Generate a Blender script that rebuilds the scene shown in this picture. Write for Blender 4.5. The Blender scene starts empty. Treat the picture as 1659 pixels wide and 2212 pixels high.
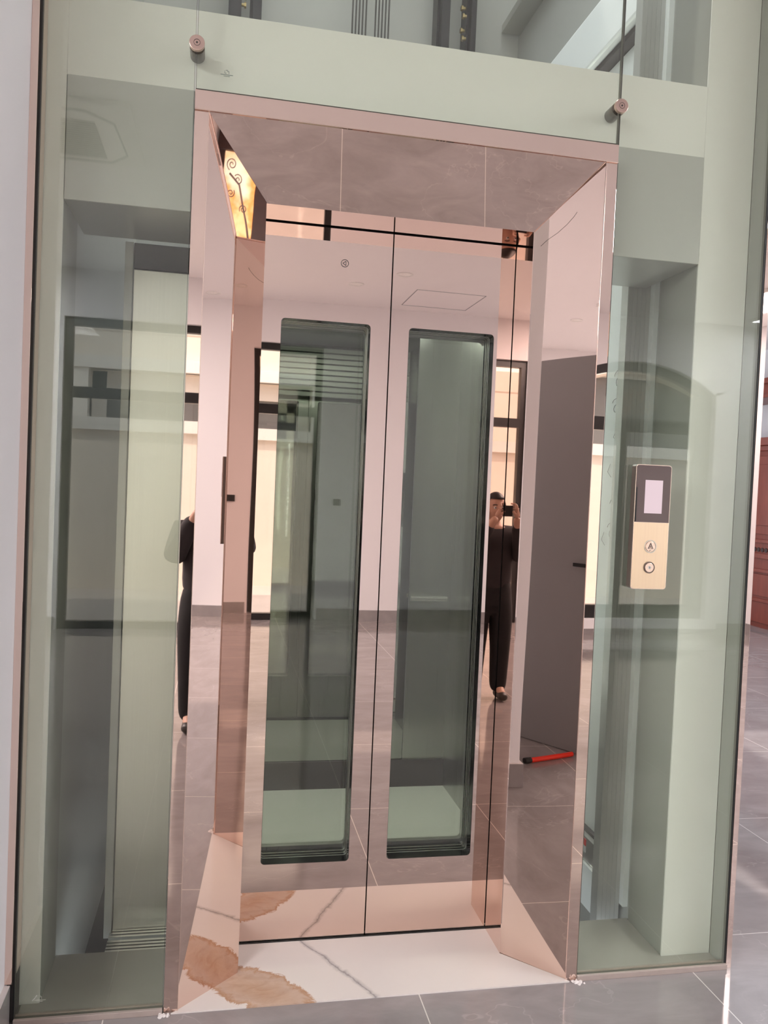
import bpy, bmesh, math, random
from mathutils import Vector, Matrix
random.seed(7)
PI = math.pi
S = bpy.context.scene
COL = S.collection

# ------------------------------------------------------------------ camera, world, sun, exposure
cam_d = bpy.data.cameras.new('camera')
cam = bpy.data.objects.new('camera', cam_d)
COL.objects.link(cam)
cam_d.sensor_fit = 'HORIZONTAL'
cam_d.sensor_width = 36.0
cam_d.lens = 36.0 * 1777.0 / 1659.0
cam_d.clip_start = 0.004
cam_d.clip_end = 200
cam.matrix_world = Matrix(((0.98031212, -0.03554802, -0.19422791, 0.0),
                           (-0.19283451, 0.03917382, -0.98044901, -2.24840266),
                           (0.04246167, 0.99859989, 0.03154769, 1.45),
                           (0, 0, 0, 1)))
S.camera = cam

WORLD_STRENGTH = 1.15
SUN_STRENGTH = 1.2
EXPOSURE = 1.30
PANEL = 7.2          # radiance of the unseen fill panels added under the ceiling
TUBE = 16.0           # fill tube added in the shaft
world = bpy.data.worlds.new('sky')
S.world = world
world.use_nodes = True
bg = world.node_tree.nodes['Background']
bg.inputs[0].default_value = (0.90, 0.96, 1.06, 1)
bg.inputs[1].default_value = WORLD_STRENGTH
sun_d = bpy.data.lights.new('sun', 'SUN')
sun_d.energy = SUN_STRENGTH
sun_d.angle = math.radians(1.0)
sun_d.color = (1.0, 0.96, 0.91)
sun = bpy.data.objects.new('sun', sun_d)
COL.objects.link(sun)
sun.rotation_euler = Vector((0.12, -0.5, -0.86)).to_track_quat('-Z', 'Y').to_euler()
sun.location = (0, 5, 12)

S.view_settings.view_transform = 'Standard'
S.view_settings.look = 'None'
S.view_settings.gamma = 1
S.view_settings.use_curve_mapping = False
S.view_settings.exposure = EXPOSURE
S.cycles.transparent_max_bounces = 28
S.cycles.max_bounces = 14
S.cycles.diffuse_bounces = 6
S.cycles.glossy_bounces = 9
S.cycles.sample_clamp_indirect = 8.0
S.cycles.caustics_reflective = True

# ------------------------------------------------------------------ materials
def new_mat(name):
    m = bpy.data.materials.new(name)
    m.use_nodes = True
    return m, m.node_tree, m.node_tree.nodes['Principled BSDF']

def nd(nt, typ, **kw):
    n = nt.nodes.new(typ)
    for k, v in kw.items():
        setattr(n, k, v)
    return n

def mth(nt, op, a, b=None, c=None):
    n = nt.nodes.new('ShaderNodeMath')
    n.operation = op
    for i, v in enumerate((a, b, c)):
        if v is None:
            continue
        if isinstance(v, (int, float)):
            n.inputs[i].default_value = v
        else:
            nt.links.new(v, n.inputs[i])
    return n.outputs[0]

def mixc(nt, fac, a, b):
    n = nt.nodes.new('ShaderNodeMix')
    n.data_type = 'RGBA'
    if isinstance(fac, (int, float)):
        n.inputs[0].default_value = fac
    else:
        nt.links.new(fac, n.inputs[0])
    for s, v in ((6, a), (7, b)):
        if isinstance(v, tuple):
            n.inputs[s].default_value = (*v, 1)
        else:
            nt.links.new(v, n.inputs[s])
    return n.outputs[2]

def coords(nt, scale=(1, 1, 1)):
    g = nd(nt, 'ShaderNodeNewGeometry')
    mp = nd(nt, 'ShaderNodeMapping')
    mp.inputs['Scale'].default_value = scale
    nt.links.new(g.outputs['Position'], mp.inputs[0])
    return mp.outputs[0]

def noise(nt, vec, scale, detail=4, rough=0.55, dist=0.0):
    n = nd(nt, 'ShaderNodeTexNoise')
    n.inputs['Scale'].default_value = scale
    n.inputs['Detail'].default_value = detail
    n.inputs['Roughness'].default_value = rough
    n.inputs['Distortion'].default_value = dist
    nt.links.new(vec, n.inputs['Vector'])
    return n.outputs['Fac']

def ramp(nt, fac, stops):
    r = nd(nt, 'ShaderNodeValToRGB')
    el = r.color_ramp.elements
    while len(el) < len(stops):
        el.new(0.5)
    for e, (p, c) in zip(el, stops):
        e.position = p
        e.color = (c, c, c, 1) if isinstance(c, (int, float)) else (*c, 1)
    nt.links.new(fac, r.inputs[0])
    return r.outputs[0]

def plain(name, col, rough=0.5, metal=0.0, var=0.0, nscale=6.0, bump=0.0, spec=0.5):
    m, nt, b = new_mat(name)
    b.inputs['Roughness'].default_value = rough
    b.inputs['Metallic'].default_value = metal
    b.inputs['Specular IOR Level'].default_value = spec
    v = coords(nt)
    if var > 0:
        f = noise(nt, v, nscale)
        dark = tuple(max(0, c * (1 - var)) for c in col)
        lite = tuple(min(1, c * (1 + var)) for c in col)
        nt.links.new(mixc(nt, f, dark, lite), b.inputs['Base Color'])
    else:
        b.inputs['Base Color'].default_value = (*col, 1)
    if bump > 0:
        bp = nd(nt, 'ShaderNodeBump')
        bp.inputs['Strength'].default_value = bump
        bp.inputs['Distance'].default_value = 0.002
        nt.links.new(noise(nt, v, 90, 3), bp.inputs['Height'])
        nt.links.new(bp.outputs[0], b.inputs['Normal'])
    return m

def mirror(name, col, rough=0.015, wave=0.0, wscale=(1, 1, 1)):
    m, nt, b = new_mat(name)
    b.inputs['Base Color'].default_value = (*col, 1)
    b.inputs['Metallic'].default_value = 1.0
    b.inputs['Roughness'].default_value = rough
    if wave > 0:
        v = coords(nt, wscale)
        bp = nd(nt, 'ShaderNodeBump')
        bp.inputs['Strength'].default_value = 1.0
        bp.inputs['Distance'].default_value = wave
        nt.links.new(noise(nt, v, 1.0, 0, 0.3), bp.inputs['Height'])
        nt.links.new(bp.outputs[0], b.inputs['Normal'])
    return m

def brushed(name, col, rough=0.3, vertical=True):
    m, nt, b = new_mat(name)
    b.inputs['Metallic'].default_value = 1.0
    v = coords(nt, (420, 420, 1.2) if vertical else (1.2, 1.2, 420))
    f = noise(nt, v, 1.0, 2, 0.6)
    nt.links.new(mixc(nt, f, tuple(c * 0.93 for c in col), tuple(min(1, c * 1.05) for c in col)), b.inputs['Base Color'])
    nt.links.new(mth(nt, 'MULTIPLY_ADD', f, 0.03, rough - 0.015), b.inputs['Roughness'])
    return m

def glass(name, tint, refl=0.045, rough=0.0):
    """thin sheet glass: tinted straight-through light plus a Schlick mirror reflection"""
    m = bpy.data.materials.new(name)
    m.use_nodes = True
    nt = m.node_tree
    nt.nodes.clear()
    out = nd(nt, 'ShaderNodeOutputMaterial')
    tr = nd(nt, 'ShaderNodeBsdfTransparent')
    tr.inputs[0].default_value = (*tint, 1)
    gl = nd(nt, 'ShaderNodeBsdfGlossy')
    gl.inputs['Roughness'].default_value = rough
    g = nd(nt, 'ShaderNodeNewGeometry')
    dp = nd(nt, 'ShaderNodeVectorMath', operation='DOT_PRODUCT')
    nt.links.new(g.outputs['Normal'], dp.inputs[0])
    nt.links.new(g.outputs['Incoming'], dp.inputs[1])
    c = mth(nt, 'ABSOLUTE', dp.outputs['Value'])
    p5 = mth(nt, 'POWER', mth(nt, 'SUBTRACT', 1.0, c), 5.0)
    fac = mth(nt, 'MULTIPLY_ADD', p5, 1 - refl, refl)
    mx = nd(nt, 'ShaderNodeMixShader')
    nt.links.new(fac, mx.inputs[0])
    nt.links.new(tr.outputs[0], mx.inputs[1])
    nt.links.new(gl.outputs[0], mx.inputs[2])
    nt.links.new(mx.outputs[0], out.inputs[0])
    return m

def veined(nt, v, seed_scale, thick=0.012):
    n = noise(nt, v, seed_scale, 5, 0.6, 0.6)
    d = mth(nt, 'ABSOLUTE', mth(nt, 'SUBTRACT', n, 0.5))
    return ramp(nt, d, [(0.0, 1.0), (thick, 0.0)])

def tile_floor():
    m, nt, b = new_mat('grey marble floor tile')
    v = coords(nt)
    sx = nd(nt, 'ShaderNodeSeparateXYZ')
    nt.links.new(v, sx.inputs[0])
    X, Y = sx.outputs[0], sx.outputs[1]
    cloud = noise(nt, coords(nt, (1.0, 2.2, 1)), 2.6, 7, 0.62, 0.8)
    streak = noise(nt, coords(nt, (3, 13, 1)), 2.0, 5, 0.6, 0.5)
    base = mixc(nt, cloud, (0.155, 0.130, 0.124), (0.385, 0.345, 0.34))
    base = mixc(nt, mth(nt, 'MULTIPLY', streak, 0.35), base, (0.19, 0.16, 0.155))
    vein = mth(nt, 'MULTIPLY', veined(nt, coords(nt, (1, 1.3, 1)), 1.1, 0.003), 0.14)
    base = mixc(nt, vein, base, (0.62, 0.56, 0.54))
    def joint(c, off, per, w):
        f = mth(nt, 'FRACT', mth(nt, 'DIVIDE', mth(nt, 'SUBTRACT', c, off - per * 40.5), per))
        return mth(nt, 'LESS_THAN', mth(nt, 'ABSOLUTE', mth(nt, 'SUBTRACT', f, 0.5)), w / per)
    jx = joint(X, 0.605, 0.865, 0.0016)
    jy = joint(Y, 0.17, 0.9, 0.0016)
    ledge = mth(nt, 'MULTIPLY', mth(nt, 'LESS_THAN', X, 1.6), mth(nt, 'GREATER_THAN', Y, 0.0))
    j = mth(nt, 'MAXIMUM', jx, mth(nt, 'MULTIPLY', jy, mth(nt, 'SUBTRACT', 1.0, ledge)))
    base = mixc(nt, mth(nt, 'MULTIPLY', j, 0.75), base, (0.72, 0.66, 0.60))
    nt.links.new(base, b.inputs['Base Color'])
    b.inputs['Roughness'].default_value = 0.09
    b.inputs['Specular IOR Level'].default_value = 0.8
    bp = nd(nt, 'ShaderNodeBump')
    bp.inputs['Strength'].default_value = 0.25
    bp.inputs['Distance'].default_value = 0.0006
    nt.links.new(noise(nt, coords(nt, (6, 26, 1)), 1.5, 3), bp.inputs['Height'])
    nt.links.new(bp.outputs[0], b.inputs['Normal'])
    return m

def threshold_marble():
    m, nt, b = new_mat('cream marble with rust stain')
    v = coords(nt)
    sx = nd(nt, 'ShaderNodeSeparateXYZ')
    nt.links.new(v, sx.inputs[0])
    X, Y = sx.outputs[0], sx.outputs[1]
    n = noise(nt, v, 9, 6, 0.65, 0.4)
    n2 = mth(nt, 'SUBTRACT', noise(nt, v, 14, 8, 0.72, 0.8), 0.5)
    nn = mth(nt, 'SUBTRACT', n, 0.5)
    # one grey vein crossing the slab
    d = mth(nt, 'SUBTRACT', X, mth(nt, 'MULTIPLY_ADD', Y, -0.59, 0.474))
    d = mth(nt, 'ABSOLUTE', mth(nt, 'MULTIPLY_ADD', nn, 0.07, d))
    vein = ramp(nt, d, [(0.0, 0.85), (0.0045, 0.35), (0.016, 0.0)])
    # a rust-brown cloud in the left corner
    ex = mth(nt, 'DIVIDE', mth(nt, 'SUBTRACT', X, 0.155), 0.165)
    ey = mth(nt, 'DIVIDE', mth(nt, 'SUBTRACT', mth(nt, 'MULTIPLY_ADD', X, 0.62, Y), 0.155), 0.105)
    r = mth(nt, 'SQRT', mth(nt, 'ADD', mth(nt, 'MULTIPLY', ex, ex), mth(nt, 'MULTIPLY', ey, ey)))
    r = mth(nt, 'MULTIPLY_ADD', n2, 1.15, r)
    blob = ramp(nt, r, [(0.0, 0.9), (0.75, 0.7), (0.92, 1.0), (1.0, 0.0)])
    st = noise(nt, coords(nt, (14, 30, 1)), 1.0, 5, 0.6, 1.2)
    brown = mixc(nt, st, (0.27, 0.105, 0.038), (0.54, 0.35, 0.23))
    base = mixc(nt, noise(nt, v, 3), (0.62, 0.55, 0.51), (0.68, 0.615, 0.575))
    base = mixc(nt, blob, base, brown)
    base = mixc(nt, vein, base, (0.22, 0.19, 0.19))
    nt.links.new(base, b.inputs['Base Color'])
    b.inputs['Roughness'].default_value = 0.07
    return m

def facade_mat():
    m, nt, b = new_mat('beige rusticated render')
    v = coords(nt)
    sx = nd(nt, 'ShaderNodeSeparateXYZ')
    nt.links.new(v, sx.inputs[0])
    f = mth(nt, 'FRACT', mth(nt, 'DIVIDE', mth(nt, 'ADD', sx.outputs[2], 0.15), 0.55))
    g = mth(nt, 'LESS_THAN', mth(nt, 'ABSOLUTE', mth(nt, 'SUBTRACT', f, 0.5)), 0.03)
    base = mixc(nt, noise(nt, v, 2), (0.74, 0.66, 0.56), (0.82, 0.74, 0.64))
    nt.links.new(mixc(nt, mth(nt, 'MULTIPLY', g, 0.6), base, (0.36, 0.28, 0.21)), b.inputs['Base Color'])
    b.inputs['Roughness'].default_value = 0.85
    return m

def wood(name, c1, c2, rough=0.3):
    m, nt, b = new_mat(name)
    f = noise(nt, coords(nt, (9, 9, 1.1)), 2.0, 6, 0.6, 1.0)
    nt.links.new(mixc(nt, f, c1, c2), b.inputs['Base Color'])
    b.inputs['Roughness'].default_value = rough
    return m

M = {}
M['wall'] = plain('white painted plaster', (0.82, 0.80, 0.81), 0.6, var=0.015, nscale=2, bump=0.05)
M['ceil'] = plain('white ceiling paint', (0.90, 0.88, 0.88), 0.7, var=0.01)
M['masonry'] = plain('white painted shaft wall', (0.76, 0.75, 0.72), 0.7, var=0.03, nscale=1.4, bump=0.1)
M['render_grey'] = plain('bare grey render', (0.33, 0.33, 0.30), 0.8, var=0.06, nscale=3, bump=0.1)
M['shaft'] = plain('grey shaft plaster', (0.42, 0.42, 0.39), 0.8, var=0.10, nscale=2.0, bump=0.1)
M['shaft_white'] = plain('white shaft board', (0.90, 0.92, 0.92), 0.5, var=0.03)
M['tile'] = tile_floor()
M['base_tile'] = plain('grey marble skirting tile', (0.27, 0.245, 0.24), 0.12, var=0.25, nscale=7)
M['base_cap'] = plain('pale skirting cap', (0.70, 0.63, 0.60), 0.4, var=0.03)
M['marble'] = threshold_marble()
ROSE = (0.83, 0.655, 0.58)
M['rose'] = mirror('rose gold mirror steel', ROSE, 0.012, 0.0006, (2.2, 2.2, 1.1))
M['rose_wavy'] = mirror('rose gold wavy mirror steel', ROSE, 0.012, 0.0022, (1.5, 1.5, 1.9))
M['rose_door'] = mirror('rose gold door mirror steel', ROSE, 0.010, 0.0004, (2.0, 2.0, 1.2))
M['rose_satin'] = mirror('rose gold satin edge', (0.86, 0.68, 0.60), 0.22)
M['black'] = plain('matt black', (0.008, 0.008, 0.008), 0.5)
M['gloss_black'] = plain('glossy black seal', (0.006, 0.006, 0.006), 0.10)
M['side_grey'] = plain('dark grey backing', (0.34, 0.34, 0.31), 0.7)  # grey stands in for shade on a wall-coloured side face
M['cap'] = mirror('brushed copper cap', (0.62, 0.45, 0.39), 0.28)
M['channel'] = plain('dull rose metal', (0.46, 0.37, 0.33), 0.4, metal=0.3, var=0.15, nscale=25)
M['barrel'] = plain('shaded metal barrel', (0.16, 0.15, 0.14), 0.35, metal=0.6)  # one even dark metal tone
M['gap'] = plain('dark brown joint', (0.05, 0.04, 0.038), 0.6)
M['steel'] = brushed('brushed stainless steel', (0.66, 0.64, 0.60), 0.3)
M['steel_dark'] = brushed('dark brushed steel', (0.50, 0.50, 0.475), 0.28)
M['sheet'] = plain('grey sheet metal', (0.47, 0.47, 0.45), 0.28, metal=0.2, var=0.03, nscale=1.0)
M['sheet_under'] = M['sheet']
M['mirror_dark'] = mirror('dark tinted cab mirror', (0.36, 0.37, 0.34), 0.02, 0.0006, (2, 2, 2))
M['cab_floor'] = plain('pale cab floor', (0.80, 0.79, 0.74), 0.2, var=0.02)
M['alu'] = brushed('aluminium extrusion', (0.62, 0.62, 0.59), 0.35, False)
M['glass'] = glass('green tinted safety glass', (0.958, 0.975, 0.934), 0.07)
M['glass_door'] = glass('door vision glass', (0.91, 0.92, 0.895), 0.05)
M['glass_clear'] = glass('clear window glass', (0.97, 0.98, 0.97), 0.04)
M['glass_edge'] = plain('dark glass edge', (0.16, 0.15, 0.13), 0.25)
M['wframe'] = plain('black window frame', (0.010, 0.009, 0.009), 0.3)
M['facade'] = facade_mat()
M['white_trim'] = plain('white stone trim', (0.82, 0.78, 0.72), 0.7, var=0.03)
M['gwall'] = plain('beige garden wall', (0.80, 0.72, 0.62), 0.85, var=0.04)
M['paving'] = plain('pale paving', (0.62, 0.55, 0.50), 0.6, var=0.12, nscale=3)
M['gold_plate'] = brushed('pale gold brushed plate', (1.0, 0.76, 0.54), 0.34)
M['panel_black'] = plain('smoked glass display', (0.10, 0.065, 0.066), 0.08)
M['panel_case'] = plain('dark bronze case', (0.11, 0.075, 0.06), 0.3)
M['red'] = plain('red enamel', (0.75, 0.03, 0.012), 0.35)
M['wood'] = wood('red brown cabinet wood', (0.11, 0.014, 0.007), (0.24, 0.045, 0.022), 0.35)
M['wood_dark'] = wood('very dark wood', (0.022, 0.008, 0.007), (0.05, 0.018, 0.014), 0.25)
M['switch'] = plain('black switch plate', (0.015, 0.014, 0.014), 0.4)
M['rope'] = plain('dark steel rope', (0.05, 0.045, 0.04), 0.5)
M['rail'] = plain('black guide rail', (0.018, 0.017, 0.017), 0.4, metal=0.4)
M['brass'] = plain('yellow zinc bolt', (0.42, 0.33, 0.16), 0.4, metal=0.8)
M['plastic_white'] = plain('white plastic', (0.80, 0.79, 0.77), 0.35)
M['slot'] = plain('grey air slots', (0.16, 0.16, 0.155), 0.6)
M['ink'] = plain('grey print', (0.16, 0.20, 0.18), 0.6)
M['ink_pale'] = plain('pale print', (0.62, 0.62, 0.55), 0.6)
M['pencil'] = plain('pencil scribble', (0.18, 0.17, 0.16), 0.8)
M['leaf'] = plain('grey door leaf lacquer', (0.26, 0.25, 0.245), 0.4, var=0.02)  # grey carries the shade that the leaf stands in
M['skin'] = plain('skin', (0.55, 0.33, 0.24), 0.5, var=0.05, nscale=20)
M['jacket'] = plain('dark charcoal jacket cloth', (0.025, 0.022, 0.024), 0.85, var=0.2, nscale=30)
M['trouser'] = plain('black trouser cloth', (0.010, 0.010, 0.011), 0.9)
M['hair'] = plain('black hair', (0.010, 0.008, 0.007), 0.5)
M['shoe'] = plain('dark shoe leather', (0.03, 0.025, 0.022), 0.4)
M['eye'] = plain('eye white', (0.75, 0.73, 0.70), 0.2)

def screen_mat():
    m, nt, b = new_mat('pale pink display glow')
    b.inputs['Base Color'].default_value = (0.2, 0.16, 0.17, 1)
    b.inputs['Emission Color'].default_value = (0.86, 0.66, 0.72, 1)
    b.inputs['Emission Strength'].default_value = 0.27
    b.inputs['Roughness'].default_value = 0.15
    return m
M['screen'] = screen_mat()

def onyx_mat():
    m, nt, b = new_mat('backlit amber glass')
    v = coords(nt, (1, 1.2, 1.2))
    w = nd(nt, 'ShaderNodeTexWave', wave_type='BANDS')
    w.inputs['Scale'].default_value = 3.5
    w.inputs['Distortion'].default_value = 9.0
    w.inputs['Detail'].default_value = 3.0
    nt.links.new(v, w.inputs['Vector'])
    c = mixc(nt, w.outputs['Fac'], (1.0, 0.42, 0.12), (1.0, 0.72, 0.38))
    c = mixc(nt, ramp(nt, noise(nt, v, 1.6, 3), [(0.5, 0.0), (0.62, 1.0)]), c, (1.0, 0.95, 0.80))
    nt.links.new(c, b.inputs['Emission Color'])
    nt.links.new(c, b.inputs['Base Color'])
    b.inputs['Emission Strength'].default_value = 0.50
    b.inputs['Roughness'].default_value = 0.2
    return m
M['onyx'] = onyx_mat()
def cab_fill_mat():
    m, nt, b = new_mat('cab light diffuser')
    b.inputs['Emission Color'].default_value = (0.95, 1.0, 0.92, 1)
    b.inputs['Emission Strength'].default_value = 11.0
    return m
M['led'] = cab_fill_mat()
def fill_panel_light():
    m, nt, b = new_mat('ceiling light diffuser')
    b.inputs['Base Color'].default_value = (0.8, 0.8, 0.8, 1)
    b.inputs['Emission Color'].default_value = (0.93, 0.96, 1.0, 1)
    b.inputs['Emission Strength'].default_value = PANEL
    return m
M['panel_light'] = fill_panel_light()
def lamp_mat():
    m, nt, b = new_mat('downlight lens')
    b.inputs['Base Color'].default_value = (0.7, 0.69, 0.68, 1)
    b.inputs['Emission Color'].default_value = (1, 0.93, 0.85, 1)
    b.inputs['Emission Strength'].default_value = 0.08
    return m
M['lamp'] = lamp_mat()

# ------------------------------------------------------------------ mesh helpers
class MB:
    def __init__(self):
        self.bm = bmesh.new()
    def poly(self, pts):
        self.bm.faces.new([self.bm.verts.new(p) for p in pts])
        return self
    def box(self, x0, x1, y0, y1, z0, z1):
        v = [self.bm.verts.new(p) for p in ((x0, y0, z0), (x1, y0, z0), (x1, y1, z0), (x0, y1, z0),
                                            (x0, y0, z1), (x1, y0, z1), (x1, y1, z1), (x0, y1, z1))]
        for f in ((3, 2, 1, 0), (4, 5, 6, 7), (0, 1, 5, 4), (1, 2, 6, 5), (2, 3, 7, 6), (3, 0, 4, 7)):
            self.bm.faces.new([v[i] for i in f])
        return self
    def obox(self, c, h, mat3):
        """box of half sizes h about c, turned by a 3x3 matrix"""
        c = Vector(c)
        v = []
        for z in (-1, 1):
            for x, y in ((-1, -1), (1, -1), (1, 1), (-1, 1)):
                v.append(self.bm.verts.new(c + mat3 @ Vector((x * h[0], y * h[1], z * h[2]))))
        for f in ((3, 2, 1, 0), (4, 5, 6, 7), (0, 1, 5, 4), (1, 2, 6, 5), (2, 3, 7, 6), (3, 0, 4, 7)):
            self.bm.faces.new([v[i] for i in f])
        return self
    def slab(self, pts, off):
        """polygon given thickness by an offset vector"""
        off = Vector(off)
        a = [self.bm.verts.new(Vector(p)) for p in pts]
        b = [self.bm.verts.new(Vector(p) + off) for p in pts]
        n = len(pts)
        self.bm.faces.new(a)
        self.bm.faces.new(b[::-1])
        for i in range(n):
            j = (i + 1) % n
            self.bm.faces.new((a[j], a[i], b[i], b[j]))
        return self
    def cyl(self, p0, p1, r, n=20, r1=None, caps=True):
        p0, p1 = Vector(p0), Vector(p1)
        r1 = r if r1 is None else r1
        ax = (p1 - p0).normalized()
        u = ax.orthogonal().normalized()
        w = ax.cross(u)
        a, b = [], []
        for i in range(n):
            t = 2 * PI * i / n
            d = u * math.cos(t) + w * math.sin(t)
            a.append(self.bm.verts.new(p0 + d * r))
            b.append(self.bm.verts.new(p1 + d * r1))
        for i in range(n):
            j = (i + 1) % n
            self.bm.faces.new((a[i], a[j], b[j], b[i]))
        if caps:
            self.bm.faces.new(a[::-1])
            self.bm.faces.new(b)
        return self
    def ring(self, c, ax, r0, r1, h, n=28):
        """annulus of inner r0, outer r1, thickness h along ax"""
        c, ax = Vector(c), Vector(ax).normalized()
        u = ax.orthogonal().normalized()
        w = ax.cross(u)
        L = []
        for rr, hh in ((r0, 0), (r1, 0), (r1, h), (r0, h)):
            L.append([self.bm.verts.new(c + ax * hh + (u * math.cos(2 * PI * i / n) + w * math.sin(2 * PI * i / n)) * rr) for i in range(n)])
        for k in range(4):
            A, B = L[k], L[(k + 1) % 4]
            for i in range(n):
                j = (i + 1) % n
                self.bm.faces.new((A[i], A[j], B[j], B[i]))
        return self
    def tube(self, pts, r, n=8):
        pts = [Vector(p) for p in pts]
        rings = []
        for i, p in enumerate(pts):
            d = (pts[min(i + 1, len(pts) - 1)] - pts[max(i - 1, 0)]).normalized()
            u = d.cross(Vector((0.13, 0.31, 0.94))).normalized()
            w = d.cross(u)
            rings.append([self.bm.verts.new(p + (u * math.cos(2 * PI * k / n) + w * math.sin(2 * PI * k / n)) * r) for k in range(n)])
        for A, B in zip(rings, rings[1:]):
            for k in range(n):
                j = (k + 1) % n
                self.bm.faces.new((A[k], A[j], B[j], B[k]))
        self.bm.faces.new(rings[0][::-1])
        self.bm.faces.new(rings[-1])
        return self
    def holed(self, x0, x1, z0, z1, hx0, hx1, hz0, hz1, y0, y1, r=0.008, n=4):
        """upright plate in the XZ plane between y0 and y1 with a rounded window"""
        out, hole = [], []
        for cx, cz, a0, o in ((hx1 - r, hz1 - r, 0, (x1, z1)), (hx0 + r, hz1 - r, 90, (x0, z1)),
                              (hx0 + r, hz0 + r, 180, (x0, z0)), (hx1 - r, hz0 + r, 270, (x1, z0))):
            arc = []
            for i in range(n + 1):
                t = math.radians(a0 + 90 * i / n)
                arc.append((cx + r * math.cos(t), cz + r * math.sin(t)))
            hole.append(arc)
            out.append(o)
        def mk(y):
            O = [self.bm.verts.new((o[0], y, o[1])) for o in out]
            H = [[self.bm.verts.new((p[0], y, p[1])) for p in arc] for arc in hole]
            return O, H
        F, B = mk(y0), mk(y1)
        for (O, H), flip in ((F, False), (B, True)):
            for k in range(4):
                fs = [(O[k], H[k][i + 1], H[k][i]) for i in range(n)]
                k2 = (k + 1) % 4
                fs.append((O[k], O[k2], H[k2][0], H[k][-1]))
                for f in fs:
                    self.bm.faces.new(f if not flip else f[::-1])
        hf = [v for a in F[1] for v in a]
        hb = [v for a in B[1] for v in a]
        N = len(hf)
        for i in range(N):
            j = (i + 1) % N
            self.bm.faces.new((hf[i], hf[j], hb[j], hb[i]))
        for k in range(4):
            k2 = (k + 1) % 4
            self.bm.faces.new((F[0][k2], F[0][k], B[0][k], B[0][k2]))
        return self
    def build(self, name, mat, parent=None, bevel=0.0, smooth=False):
        bmesh.ops.recalc_face_normals(self.bm, faces=self.bm.faces)
        me = bpy.data.meshes.new(name)
        self.bm.to_mesh(me)
        self.bm.free()
        if smooth:
            for p in me.polygons:
                p.use_smooth = True
        o = bpy.data.objects.new(name, me)
        COL.objects.link(o)
        me.materials.append(mat)
        if parent is not None:
            o.parent = parent
            o.matrix_parent_inverse = parent.matrix_world.inverted()
        if bevel > 0:
            b = o.modifiers.new('bevel', 'BEVEL')
            b.width = bevel
            b.segments = 2
            b.limit_method = 'ANGLE'
        return o

def tag(o, label, cat, group=None, kind=None):
    o['label'] = label
    o['category'] = cat
    if group:
        o['group'] = group
    if kind:
        o['kind'] = kind
    return o

def thing(name, loc, label, cat, group=None):
    o = bpy.data.objects.new(name, None)
    COL.objects.link(o)
    o.location = loc
    o.matrix_world = Matrix.Translation(loc)
    o.empty_display_size = 0.05
    return tag(o, label, cat, group)

def struct(name, mb, mat, bevel=0.0):
    o = mb.build(name, mat, None, bevel)
    o['kind'] = 'structure'
    return o

def copy_thing(src, delta, label):
    r = src.copy()
    COL.objects.link(r)
    r.location = Vector(src.location) + Vector(delta)
    r['label'] = label
    for ch in src.children:
        c = ch.copy()
        COL.objects.link(c)
        pi = ch.matrix_parent_inverse.copy()
        c.parent = r
        c.matrix_parent_inverse = pi
        for g in ch.children:
            d = g.copy()
            COL.objects.link(d)
            d.parent = c
    return r

# ------------------------------------------------------------------ the room
YB = -5.72        # inner face of the back wall, behind the camera
ZC = 3.32         # ceiling
XR = 6.5
XL = -7.0
fl = MB()
fl.box(XL - 0.2, XR + 0.2, YB - 0.22, 0.31, -0.12, 0.0)
fl.box(1.605, XR + 0.2, 0.31, 7.2, -0.12, 0.0)
struct('floor', fl, M['tile'])

# ceiling with two unseen light wells added for daylight, away from the lift
SX0, SX1, SY0, SY1 = -6.7, -4.6, -5.5, -3.6
TX0, TX1, TY0, TY1 = 2.4, 6.2, 1.2, 5.2
c = MB()
c.box(XL - 0.2, SX0, YB - 0.22, 0.31, ZC, ZC + 0.15)
c.box(SX0, -0.54, 0.06, 0.31, ZC, ZC + 0.15)
c.box(SX1, XR + 0.2, YB - 0.22, 0.06, ZC, ZC + 0.15)
c.box(SX0, SX1, YB - 0.22, SY0, ZC, ZC + 0.15)
c.box(SX0, SX1, SY1, 0.06, ZC, ZC + 0.15)
c.box(1.605, TX0, 0.06, 7.2, ZC, ZC + 0.15)
c.box(TX1, XR + 0.2, 0.06, 7.2, ZC, ZC + 0.15)
c.box(TX0, TX1, 0.06, TY0, ZC, ZC + 0.15)
c.box(TX0, TX1, TY1, 7.2, ZC, ZC + 0.15)
struct('ceiling', c, M['ceil'])
w = MB()
for a in ((SX0 - 0.1, SX0, SY0 - 0.1, SY1 + 0.1), (SX1, SX1 + 0.1, SY0 - 0.1, SY1 + 0.1),
          (SX0, SX1, SY0 - 0.1, SY0), (SX0, SX1, SY1, SY1 + 0.1)):
    w.box(*a, ZC + 0.15, 5.0)
for a in ((TX0 - 0.1, TX0, TY0 - 0.1, TY1 + 0.1), (TX1, TX1 + 0.1, TY0 - 0.1, TY1 + 0.1),
          (TX0, TX1, TY0 - 0.1, TY0), (TX0, TX1, TY1, TY1 + 0.1)):
    w.box(*a, ZC + 0.15, 4.9)
struct('wall_lightwell', w, M['wall'])

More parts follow.
